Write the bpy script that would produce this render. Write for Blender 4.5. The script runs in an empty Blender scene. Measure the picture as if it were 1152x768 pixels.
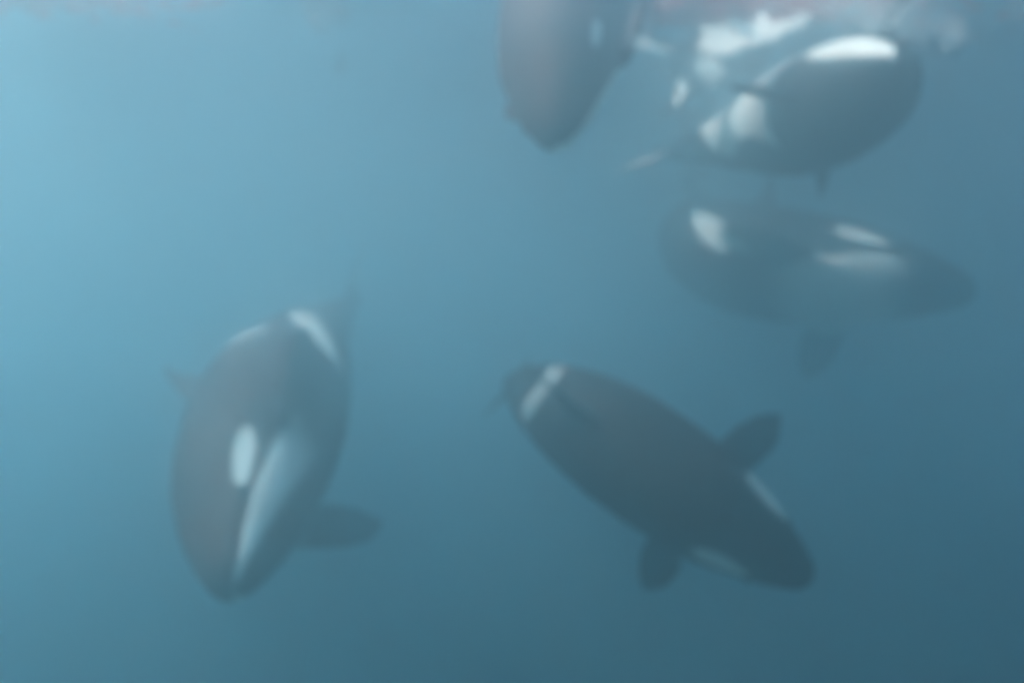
import bpy, bmesh, math, random
import numpy as np
from mathutils import Vector, Matrix

S = bpy.context.scene
COL = S.collection
R = math.radians

# ------------------------------------------------------------------ camera
EYE = Vector((0.0, 0.0, -3.2))             # three metres under the surface
cam_d = bpy.data.cameras.new('camera')
cam = bpy.data.objects.new('camera', cam_d)
COL.objects.link(cam)
cam.location = EYE
cam.rotation_euler = (R(90.0), 0, 0)
cam_d.sensor_width = 36.0
cam_d.lens = 25.7
cam_d.clip_start = 0.05
cam_d.clip_end = 500.0
cam_d.dof.use_dof = True
cam_d.dof.focus_distance = 1.0              # housing port focused close: everything a little soft
cam_d.dof.aperture_fstop = 1.25
S.camera = cam

# ------------------------------------------------------------------ sky, sun, exposure
SUN_AZ, SUN_EL = R(-88), R(59)
w = bpy.data.worlds.new('World')
S.world = w
w.use_nodes = True
nt = w.node_tree
bg = nt.nodes['Background']
sky = nt.nodes.new('ShaderNodeTexSky')
sky.sky_type = 'NISHITA'
sky.sun_disc = False
sky.sun_elevation = SUN_EL
sky.sun_rotation = SUN_AZ
nt.links.new(sky.outputs[0], bg.inputs[0])
bg.inputs[1].default_value = .11
sd = bpy.data.lights.new('sun', 'SUN')
sd.energy = 5
sd.angle = R(0.5)
sd.color = (1.0, 0.87, 0.81)
sun = bpy.data.objects.new('sun', sd)
COL.objects.link(sun)
to_sun = Vector((math.sin(SUN_AZ) * math.cos(SUN_EL), math.cos(SUN_AZ) * math.cos(SUN_EL), math.sin(SUN_EL)))
sun.rotation_euler = to_sun.to_track_quat('Z', 'Y').to_euler()

S.view_settings.view_transform = 'Standard'
S.view_settings.look = 'None'
S.view_settings.gamma = 1.0
S.view_settings.use_curve_mapping = False
S.view_settings.exposure = 1.52
S.cycles.max_bounces = 8
S.cycles.volume_bounces = 6
S.cycles.transparent_max_bounces = 16
S.cycles.use_denoising = True

# ------------------------------------------------------------------ helpers
def tag(o, label=None, cat=None, group=None, kind=None):
    if label: o['label'] = label
    if cat: o['category'] = cat
    if group: o['group'] = group
    if kind: o['kind'] = kind
    return o

def new_mat(name):
    m = bpy.data.materials.new(name)
    m.use_nodes = True
    m.node_tree.nodes.clear()
    return m, m.node_tree.nodes, m.node_tree.links

def mesh_obj(name, verts, faces, mat=None, parent=None, smooth=True):
    me = bpy.data.meshes.new(name)
    me.from_pydata([tuple(v) for v in verts], [], faces)
    if smooth:
        me.polygons.foreach_set('use_smooth', [True] * len(me.polygons))
    if mat: me.materials.append(mat)
    o = bpy.data.objects.new(name, me)
    COL.objects.link(o)
    if parent: o.parent = parent
    return o

def sst(a, b, x):
    t = np.clip((x - a) / (b - a), 0, 1)
    return t * t * (3 - 2 * t)

# ------------------------------------------------------------------ water: haze volume, surface, seabed
def box(name, x0, x1, y0, y1, z0, z1):
    v = [(x, y, z) for x in (x0, x1) for y in (y0, y1) for z in (z0, z1)]
    f = [(0, 1, 3, 2), (4, 6, 7, 5), (0, 4, 5, 1), (2, 3, 7, 6), (0, 2, 6, 4), (1, 5, 7, 3)]
    return mesh_obj(name, v, f, smooth=False)

haze = box('haze', -95, 95, -95, 95, -26, 2.6)
m, N, Lk = new_mat('sea_water_volume')
out = N.new('ShaderNodeOutputMaterial')
pv = N.new('ShaderNodeVolumePrincipled')
pv.inputs['Color'].default_value = (.605, .84, .912, 1)
pv.inputs['Absorption Color'].default_value = (0, 0, 0, 1)
pv.inputs['Density'].default_value = .2
pv.inputs['Anisotropy'].default_value = .88
Lk.new(pv.outputs[0], out.inputs['Volume'])
haze.data.materials.append(m)
tag(haze, kind='stuff')

def water_surface():
    n = 260
    a = np.linspace(-1, 1, n)
    a = np.sign(a) * (0.22 * np.abs(a) + 0.78 * np.abs(a) ** 3) * 90
    X, Y = np.meshgrid(a, a, indexing='ij')
    Y = Y + 0.0
    Z = np.zeros_like(X)
    rs = np.random.RandomState(4)
    for lam, amp, k in ((9.0, .07, 3), (4.2, .04, 4), (2.1, .036, 5), (1.1, .020, 5), (.6, .010, 5)):
        for _ in range(k):
            th = rs.uniform(-.9, .9) + .6
            l2 = lam * rs.uniform(.8, 1.25)
            Z += amp * rs.uniform(.5, 1) * np.sin(2 * math.pi / l2 * (X * math.cos(th) + Y * math.sin(th)) + rs.uniform(0, 6.28))
    Z = np.clip(Z, -.4, .38)
    v = np.stack([X, Y, Z], -1).reshape(-1, 3)
    f = [(i * n + j, (i + 1) * n + j, (i + 1) * n + j + 1, i * n + j + 1) for i in range(n - 1) for j in range(n - 1)]
    m, N, Lk = new_mat('sea_surface')
    out = N.new('ShaderNodeOutputMaterial')
    fr = N.new('ShaderNodeFresnel'); fr.inputs['IOR'].default_value = 1.33
    gl = N.new('ShaderNodeBsdfGlossy'); gl.inputs['Roughness'].default_value = .05
    gl.inputs['Color'].default_value = (.95, .95, .95, 1)
    tr = N.new('ShaderNodeBsdfTransparent')
    mx = N.new('ShaderNodeMixShader')
    Lk.new(fr.outputs[0], mx.inputs[0]); Lk.new(tr.outputs[0], mx.inputs[1]); Lk.new(gl.outputs[0], mx.inputs[2])
    Lk.new(mx.outputs[0], out.inputs['Surface'])
    return mesh_obj('water_surface', v, f, m)

tag(water_surface(), kind='structure')

def seabed():
    n = 90
    a = np.linspace(-92, 92, n)
    X, Y = np.meshgrid(a, a, indexing='ij')
    Z = -24 + .5 * np.sin(X * .11 + 1) * np.cos(Y * .09) + .25 * np.sin(X * .31 + Y * .22)
    v = np.stack([X, Y, Z], -1).reshape(-1, 3)
    f = [(i * n + j, (i + 1) * n + j, (i + 1) * n + j + 1, i * n + j + 1) for i in range(n - 1) for j in range(n - 1)]
    m, N, Lk = new_mat('seabed_sand')
    out = N.new('ShaderNodeOutputMaterial')
    bs = N.new('ShaderNodeBsdfPrincipled'); bs.inputs['Roughness'].default_value = .9
    nz = N.new('ShaderNodeTexNoise'); nz.inputs['Scale'].default_value = .8; nz.inputs['Detail'].default_value = 6
    cr = N.new('ShaderNodeValToRGB')
    cr.color_ramp.elements[0].color = (.16, .14, .11, 1); cr.color_ramp.elements[1].color = (.34, .30, .23, 1)
    Lk.new(nz.outputs['Fac'], cr.inputs[0]); Lk.new(cr.outputs[0], bs.inputs['Base Color'])
    Lk.new(bs.outputs[0], out.inputs['Surface'])
    return mesh_obj('seabed', v, f, m)

tag(seabed(), kind='structure')

# ------------------------------------------------------------------ orca
def skin_material(name, dark, light):
    m, N, Lk = new_mat(name)
    out = N.new('ShaderNodeOutputMaterial')
    bs = N.new('ShaderNodeBsdfPrincipled')
    bs.inputs['Roughness'].default_value = .6
    bs.inputs['IOR'].default_value = 1.18
    aw = N.new('ShaderNodeAttribute'); aw.attribute_name = 'white_paint'
    asd = N.new('ShaderNodeAttribute'); asd.attribute_name = 'saddle_paint'
    tc = N.new('ShaderNodeTexCoord')
    nz = N.new('ShaderNodeTexNoise'); nz.inputs['Scale'].default_value = 3.0; nz.inputs['Detail'].default_value = 7
    mp = N.new('ShaderNodeMapping'); mp.inputs['Scale'].default_value = (.5, 1.4, 1.4)
    Lk.new(tc.outputs['Object'], mp.inputs[0]); Lk.new(mp.outputs[0], nz.inputs['Vector'])
    black = N.new('ShaderNodeValToRGB')
    black.color_ramp.elements[0].position = .3; black.color_ramp.elements[0].color = (*dark, 1)
    black.color_ramp.elements[1].position = .75; black.color_ramp.elements[1].color = (*light, 1)
    white = N.new('ShaderNodeValToRGB')
    white.color_ramp.elements[0].position = .3; white.color_ramp.elements[0].color = (.74, .73, .66, 1)
    white.color_ramp.elements[1].position = .7; white.color_ramp.elements[1].color = (.86, .86, .80, 1)
    grey = N.new('ShaderNodeRGB'); grey.outputs[0].default_value = (.58, .58, .56, 1)
    Lk.new(nz.outputs['Fac'], black.inputs[0]); Lk.new(nz.outputs['Fac'], white.inputs[0])
    m1 = N.new('ShaderNodeMixRGB'); m2 = N.new('ShaderNodeMixRGB')
    Lk.new(asd.outputs['Fac'], m1.inputs[0]); Lk.new(black.outputs[0], m1.inputs[1]); Lk.new(grey.outputs[0], m1.inputs[2])
    Lk.new(aw.outputs['Fac'], m2.inputs[0]); Lk.new(m1.outputs[0], m2.inputs[1]); Lk.new(white.outputs[0], m2.inputs[2])
    Lk.new(m2.outputs[0], bs.inputs['Base Color'])
    bp = N.new('ShaderNodeBump'); bp.inputs['Strength'].default_value = .08; bp.inputs['Distance'].default_value = .02
    Lk.new(nz.outputs['Fac'], bp.inputs['Height']); Lk.new(bp.outputs[0], bs.inputs['Normal'])
    Lk.new(bs.outputs[0], out.inputs['Surface'])
    return m

SKIN = skin_material('orca_skin', (.011, .011, .012), (.030, .028, .029))
SKIN_BROWN = skin_material('orca_skin_brownish', (.052, .028, .024), (.105, .060, .050))   # brown algal film
EYEM, N, Lk = new_mat('orca_eye')
_o = N.new('ShaderNodeOutputMaterial'); _b = N.new('ShaderNodeBsdfPrincipled')
_b.inputs['Base Color'].default_value = (.012, .010, .009, 1); _b.inputs['Roughness'].default_value = .12
Lk.new(_b.outputs[0], _o.inputs['Surface'])

# profile, all in body lengths: t, half-height above axis, below axis, half-width, axis offset
PROF = np.array([
    (.000, .010, .010, .010, -.010), (.008, .021, .019, .024, -.009), (.025, .031, .029, .035, -.008),
    (.05, .042, .040, .048, -.006), (.08, .055, .053, .062, -.004), (.12, .069, .067, .077, -.002),
    (.17, .083, .082, .094, 0), (.23, .094, .095, .103, 0), (.30, .102, .105, .109, 0), (.38, .106, .110, .111, 0),
    (.46, .104, .106, .106, 0), (.54, .095, .095, .095, 0), (.62, .081, .079, .079, .001), (.70, .064, .061, .060, .002),
    (.78, .048, .045, .041, .003), (.85, .036, .033, .027, .003), (.91, .026, .023, .018, .002), (.96, .016, .014, .012, .001), (.99, .006, .006, .006, 0)])
def prof(t):
    return [np.interp(t, PROF[:, 0], PROF[:, k]) for k in (1, 2, 3, 4)]
T0 = .35                                   # body fraction that sits at the object's origin

def ring_mesh(bm, rings, closed_tips):
    vs = [[bm.verts.new(p) for p in r] for r in rings]
    n = len(vs[0])
    for a, b in zip(vs[:-1], vs[1:]):
        for i in range(n):
            bm.faces.new((a[i], a[(i + 1) % n], b[(i + 1) % n], b[i]))
    bm.faces.new(list(reversed(vs[0]))); bm.faces.new(vs[-1])

def add_fin(bm, root, e_s, e_c, length, stations):
    """root point, span direction, chord direction (towards the leading edge); stations: span, lead, trail, thickness"""
    e_s = Vector(e_s).normalized(); e_c = Vector(e_c)
    e_c = (e_c - e_s * e_c.dot(e_s)).normalized()
    e_n = e_s.cross(e_c)
    root = Vector(root)
    st = np.array(stations)
    ss = np.linspace(st[0, 0], st[-1, 0], 16)
    rings = []
    for s in ss:
        ld, tr, th = [np.interp(s, st[:, 0], st[:, k]) for k in (1, 2, 3)]
        r = []
        for i in range(14):
            a = 2 * math.pi * i / 14
            u = .5 + .5 * math.cos(a)                    # 1 = leading edge
            c = tr + (ld - tr) * u
            prof_t = th * math.sin(a) * (.45 + .55 * u ** .6)
            r.append(root + e_s * (s * length) + e_c * (c * length) + e_n * (prof_t * length))
        rings.append(r)
    ring_mesh(bm, rings, True)

PEC = [(-.3, .30, -.14, .085), (0, .27, -.17, .085), (.25, .26, -.24, .08), (.5, .23, -.29, .065), (.72, .16, -.28, .05), (.88, .04, -.23, .04), (.97, -.06, -.15, .032), (1.0, -.09, -.12, .025)]
DORS = [(-.25, .62, -.42, .10), (0, .50, -.40, .085), (.3, .28, -.30, .065), (.6, .04, -.27, .05), (.85, -.18, -.34, .035), (1, -.36, -.42, .022)]
FLUK = [(-.1, .42, -.22, .08), (.1, .38, -.26, .075), (.35, .22, -.26, .055), (.6, .0, -.27, .042), (.85, -.24, -.36, .03), (1, -.42, -.46, .02)]

def make_orca(label, snout, fwd, up, length, pitch_bend=0.0, yaw_bend=0.0, pecL=(.55, -.55), pecR=(.55, -.55), fin_h=.12, pec_len=.185, pec_t=.235,
              chin_front=0.0, chin_back=0.0, chin_shade=0.0, lobe_low=0.0, chin_w=1.0, patch=(.128, .40, .046, .25, .18), eyepatch_shift=0.0, saddle=(.565, .6, 32, .07), lobe_t=.56, belly=1.0, lobe=1.0, skin=None, voxel=.026):
    """snout = world point of the snout tip; fwd/up = heading and dorsal direction; pec = (sweep back, droop)"""
    L = length
    bm = bmesh.new()
    rings = []
    for t in np.concatenate([np.linspace(0, .06, 7), np.linspace(.085, .97, 34), [.99]]):
        zt, zb, wd, off = prof(t)
        r = []
        for i in range(28):
            a = 2 * math.pi * i / 28
            ca, sa = math.cos(a), math.sin(a)
            # slightly squared ellipse
            y = wd * math.copysign(abs(sa) ** .94, sa)
            z = (zt if ca > 0 else zb) * math.copysign(abs(ca) ** .94, ca)
            r.append(((T0 - t) * L, y * L, (z + off) * L))
        rings.append(r)
    ring_mesh(bm, rings, True)
    for side, (sw, dr) in ((1, pecL), (-1, pecR)):
        add_fin(bm, ((T0 - pec_t) * L, side * .085 * L, -.052 * L), (-sw, side * 1.0, dr), (1, 0, .12), pec_len * L, PEC)
        add_fin(bm, ((T0 - .935) * L, side * .004 * L, .002 * L), (-.25, side, 0), (1, 0, 0), .135 * L, FLUK)
    add_fin(bm, ((T0 - .445) * L, 0, .095 * L), (-.25, 0, 1), (1, 0, 0), fin_h * L, DORS)
    bmesh.ops.recalc_face_normals(bm, faces=bm.faces)
    me0 = bpy.data.meshes.new('orca_rough'); bm.to_mesh(me0); bm.free()
    o0 = bpy.data.objects.new('orca_rough', me0); COL.objects.link(o0)
    md = o0.modifiers.new('remesh', 'REMESH'); md.mode = 'VOXEL'; md.voxel_size = voxel
    sm = o0.modifiers.new('smooth', 'SMOOTH'); sm.factor = .5; sm.iterations = 5
    dg = bpy.context.evaluated_depsgraph_get()
    me = bpy.data.meshes.new_from_object(o0.evaluated_get(dg))
    bpy.data.objects.remove(o0); bpy.data.meshes.remove(me0)
    n = len(me.vertices)
    co = np.empty(n * 3); me.vertices.foreach_get('co', co); co = co.reshape(-1, 3)
    x, y, z = co.T / L
    t = np.clip(T0 - x, 0, 1.05)
    zt, zb, wd, off = prof(np.clip(t, 0, .99))
    zz = z - off
    yy = np.abs(y)
    hh = np.where(zz > 0, zt, zb)
    rad = np.sqrt((yy / wd) ** 2 + (zz / hh) ** 2)
    phi = np.degrees(np.arctan2(yy / wd, -zz / hh))       # 0 = belly, 90 = flank, 180 = back
    fin = sst(1.22, 1.34, rad) * (t > .03)
    e = 2.2
    # white of the lower jaw, throat and belly: half-angle against t
    lim = np.interp(t, [0, .02, .06, .10, .16, .20, .25, .32, .42, .52, .58, .64, .70, .74, .80],
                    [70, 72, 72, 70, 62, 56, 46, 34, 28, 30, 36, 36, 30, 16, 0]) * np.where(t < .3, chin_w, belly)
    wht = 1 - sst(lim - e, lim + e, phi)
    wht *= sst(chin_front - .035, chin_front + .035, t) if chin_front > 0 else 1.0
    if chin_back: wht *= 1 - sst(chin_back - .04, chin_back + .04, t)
    if chin_shade: wht *= sst(chin_shade - 9, chin_shade + 9, phi + 120 * t)  # white removed under the chin: its shade is painted in
    # flank lobe sweeping up and back
    u = (t - lobe_t) / .17
    lobe_mid = 40 + 55 * np.clip(u, 0, 1.1) ** .8
    lobe_w = np.interp(u, [-.1, 0, .3, .7, 1.0, 1.1], [0, 16, 17, 14, 8, 0])
    wht = np.maximum(wht, (1 - sst(lobe_w - 2.5, lobe_w + 2.5, np.abs(phi - lobe_mid))) * (lobe_w > .5) * lobe * (sst(lobe_low - 6, lobe_low + 6, phi) if lobe_low else 1.0))
    # eye patch: ellipse on the side of the head
    pt, pz, pa, pb, tilt = patch or (.13, .3, 1e-3, 1e-3, 0)
    du = (t - pt) / pa
    dv = (zz / zt - pz) / pb - tilt * du
    wht = np.maximum(wht, (1 - sst(.86, 1.10, np.sqrt(du ** 2 + dv ** 2))) * (yy / wd > .3))
    wht *= 1 - fin
    # underside of the flukes
    nr = np.empty(n * 3); me.vertices.foreach_get('normal', nr); nr = nr.reshape(-1, 3)
    wht = np.maximum(wht, (t > .88) * sst(.02, .06, yy) * sst(.2, .5, -nr[:, 2]) * (1 - sst(.105, .12, yy)))
    # grey saddle behind the dorsal fin
    q = (t - saddle[0]) / saddle[3]
    qa = (180 - phi - 20 - 18 * q) / saddle[2]
    sad = (1 - sst(.75, 1.1, np.sqrt(q ** 2 + qa ** 2))) * (1 - sst(1.06, 1.14, rad)) * saddle[1]
    # mouth line: a shallow groove along the edge of the jaw
    groove = np.exp(-((phi - 76) / 5.0) ** 2) * (t < .115) * (t > .004)
    nn = np.stack([np.zeros(n), y / np.maximum(np.hypot(y, zz), 1e-6), zz / np.maximum(np.hypot(y, zz), 1e-6)], 1)
    co = co - nn * (groove * .0022 * L)[:, None]

    # bend the spine
    tg = np.linspace(0, 1.1, 221)
    bendw = sst(.12, .95, tg) - sst(.12, .95, np.array([T0]))[0]
    ap, ay = R(pitch_bend) * bendw, R(yaw_bend) * bendw
    dirs = np.stack([-np.cos(ap) * np.cos(ay), np.cos(ap) * np.sin(ay), np.sin(ap)], 1)   # towards the tail
    cen = np.cumsum(dirs, 0) * (tg[1] - tg[0]) * L
    c0 = np.array([np.interp(T0, tg, cen[:, k]) for k in range(3)])
    cen -= c0
    def bend(P):
        tt = np.clip(T0 - P[:, 0] / L, 0, 1.1)
        d = np.stack([np.interp(tt, tg, dirs[:, k]) for k in range(3)], 1)
        d /= np.linalg.norm(d, axis=1)[:, None]
        C = np.stack([np.interp(tt, tg, cen[:, k]) for k in range(3)], 1)
        C = C - d * ((tt - (T0 - P[:, 0] / L)) * L)[:, None]
        left = np.cross(np.array([0., 0., 1.]), -d); left /= np.linalg.norm(left, axis=1)[:, None]
        upv = np.cross(-d, left)
        return C + left * P[:, 1:2] + upv * P[:, 2:3]
    cb = bend(co)
    f = Vector(fwd).normalized(); uvec = Vector(up); uvec = (uvec - f * uvec.dot(f)).normalized(); l = uvec.cross(f)
    rot = Matrix((f, l, uvec)).transposed()
    tip = Vector(bend(np.array([[T0 * L, 0, 0]]))[0])
    loc = Vector(snout) - rot @ tip
    me.vertices.foreach_set('co', cb.ravel())
    for nm, arr in (('white_paint', wht), ('saddle_paint', sad)):
        at = me.attributes.new(nm, 'FLOAT', 'POINT'); at.data.foreach_set('value', arr.astype(np.float32))
    me.polygons.foreach_set('use_smooth', [True] * len(me.polygons))
    me.materials.clear(); me.materials.append(skin or SKIN)
    me.name = 'orca'; me.update()
    o = bpy.data.objects.new('orca', me); COL.objects.link(o)
    o.matrix_world = Matrix.Translation(loc) @ rot.to_4x4()
    tag(o, label, 'orca', 'orcas swimming together under the surface')
    te = .082
    zt_, zb_, wd_, of_ = prof(te)
    for side in (1, -1):
        pe = bend(np.array([[(T0 - te) * L, side * wd_ * L * .975, (of_ - .004) * L]]))[0]
        bme = bmesh.new(); bmesh.ops.create_uvsphere(bme, u_segments=12, v_segments=8, radius=.0065 * L)
        bmesh.ops.scale(bme, vec=(1.25, .7, .8), verts=bme.verts)
        mee = bpy.data.meshes.new('eye'); bme.to_mesh(mee); bme.free()
        mee.polygons.foreach_set('use_smooth', [True] * len(mee.polygons)); mee.materials.append(EYEM)
        eo = bpy.data.objects.new('eye', mee); COL.objects.link(eo); eo.parent = o; eo.location = pe
    return o

def at(px, py, Y):
    """point Y metres ahead of the camera seen at photo pixel (px, py)"""
    f = 25.7 / 36 * 1152
    return EYE + Vector(((px - 576) / f * Y, Y, -(py - 384) / f * Y))

K = 1.12                                   # overall distance scale of the group
# lower left, diving towards the camera, left cheek and chin turned to it
make_orca('large orca diving head down at lower left, eye patch above slanting pale chin, its shaded underside painted dark',
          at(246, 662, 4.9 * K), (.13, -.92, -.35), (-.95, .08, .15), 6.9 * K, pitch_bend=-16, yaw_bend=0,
          pecL=(2.4, .2), pecR=(1.2, -1.9), pec_len=.16, pec_t=.235, patch=(.122, -.06, .042, .17, .18), saddle=(.435, .95, 62, .035), lobe_t=.43, chin_w=1.0, chin_back=.185, chin_shade=46, belly=0, skin=SKIN_BROWN)
# lower middle, seen from above its back, heading right and down
make_orca('dark orca seen from above its back, heading down right with both flippers spread',
          at(914, 654, 4.8 * K), (.68, -.58, -.44), (-.47, -.72, .50), 4.05 * K, pitch_bend=-60,
          pecL=(-.3, -.5), pecR=(-.2, -1.6), saddle=(.55, .4, 26, .03), patch=(.128, .52, .046, .22, .18))
# right, swimming right in the middle distance
make_orca('hazy side-on orca at right swimming right, broad pale throat and small eye patch',
          at(1100, 324, 8.0 * K), (.60, -.76, -.24), (-.05, .61, .71), 6.8 * K, pitch_bend=60, yaw_bend=60,
          pecL=(.2, -.6), pecR=(2.0, .5), pec_len=.15, chin_front=.11, chin_back=.27, belly=0, chin_w=1.36, patch=(.172, .30, .044, .13, .12), saddle=(.45, .0, 45, .03), lobe_t=.29, lobe_low=66)
# upper right, rolled belly up, head on
make_orca('orca rolled belly up near the surface at upper right, round dark head towards camera',
          at(1012, 78, 4.5 * K), (-.02, -.98, -.14), (.46, .0, -.87), 4.6 * K, pitch_bend=-16, yaw_bend=34,
          pecL=(-1.6, -.5), pecR=(.2, -.8), pec_len=.15, chin_w=.32, patch=None, lobe_t=.5, belly=2.8, fin_h=.085, lobe=0)
# top, hanging nose down from the surface
make_orca('brownish orca hanging nose down below the surface at top centre',
          at(622, 158, 4.4 * K), (-.12, -.64, -.74), (-.62, -.60, .5), 4.3 * K, pitch_bend=-20,
          pecL=(2.6, .2), pecR=(1.2, -.3), patch=(.16, .3, .024, .12, .18), chin_w=.9, skin=SKIN_BROWN)

# ------------------------------------------------------------------ bubbles, and flecks tinted for the surface reflection
def white_water(name, col):
    m, N, Lk = new_mat(name)
    out = N.new('ShaderNodeOutputMaterial')
    df = N.new('ShaderNodeBsdfDiffuse'); df.inputs['Color'].default_value = (*col, 1)
    tl = N.new('ShaderNodeBsdfTranslucent'); tl.inputs['Color'].default_value = (*col, 1)
    gl = N.new('ShaderNodeBsdfGlossy'); gl.inputs['Roughness'].default_value = .15
    mx = N.new('ShaderNodeMixShader'); mx.inputs[0].default_value = .55
    m2 = N.new('ShaderNodeMixShader')
    fr = N.new('ShaderNodeLayerWeight'); fr.inputs['Blend'].default_value = .2
    Lk.new(df.outputs[0], mx.inputs[1]); Lk.new(tl.outputs[0], mx.inputs[2])
    Lk.new(fr.outputs['Facing'], m2.inputs[0]); Lk.new(mx.outputs[0], m2.inputs[1]); Lk.new(gl.outputs[0], m2.inputs[2])
    Lk.new(m2.outputs[0], out.inputs['Surface'])
    return m

def blobs(name, clusters, mat, seed, rmean, rmax, flat):
    rng = random.Random(seed)
    bm = bmesh.new()
    for cx, cy, sx, sy, Y, sY, n in clusters:
        for _ in range(n):
            p = at(rng.gauss(cx, sx), rng.gauss(cy, sy), Y + rng.gauss(0, sY))
            p.z = min(p.z, -.06 - rng.random() * .06)
            r = min(rmax, .004 + rng.expovariate(1 / rmean))
            bmesh.ops.create_icosphere(bm, subdivisions=1, radius=r, matrix=Matrix.Translation(p) @
                                       Matrix.Diagonal((rng.uniform(.9, 1.6 / flat), 1, rng.uniform(.7, 1) * flat, 1)))
    me = bpy.data.meshes.new(name); bm.to_mesh(me); bm.free()
    me.polygons.foreach_set('use_smooth', [True] * len(me.polygons))
    me.materials.append(mat)
    o = bpy.data.objects.new(name, me); COL.objects.link(o)
    return o

tag(blobs('bubbles', ((1005, 20, 28, 15, 6.0, .3, 420), (1062, 38, 16, 7, 6.0, .3, 160), (1148, 14, 6, 8, 6.0, .2, 20), (960, 10, 40, 12, 6.2, .3, 80)),
          white_water('bubble_cloud', (.85, .88, .88)), 7, .008, .03, .9), 'small pale air bubbles under the surface above the rolled orca', kind='stuff')
tag(blobs('surface_sheen_flecks', ((780, 4, 55, 9, 6.5, .2, 1300), (100, 2, 80, 5, 6.7, .2, 320), (30, 2, 12, 4, 6.6, .1, 60), (960, 2, 70, 6, 6.7, .2, 260)),  # flecks added to brighten the surface; their pink paints its reflection
          white_water('pink_surface_sheen', (.88, .50, .48)), 3, .016, .06, .5), 'flecks added in streaks on the surface overhead, pink for its reflection', kind='stuff')
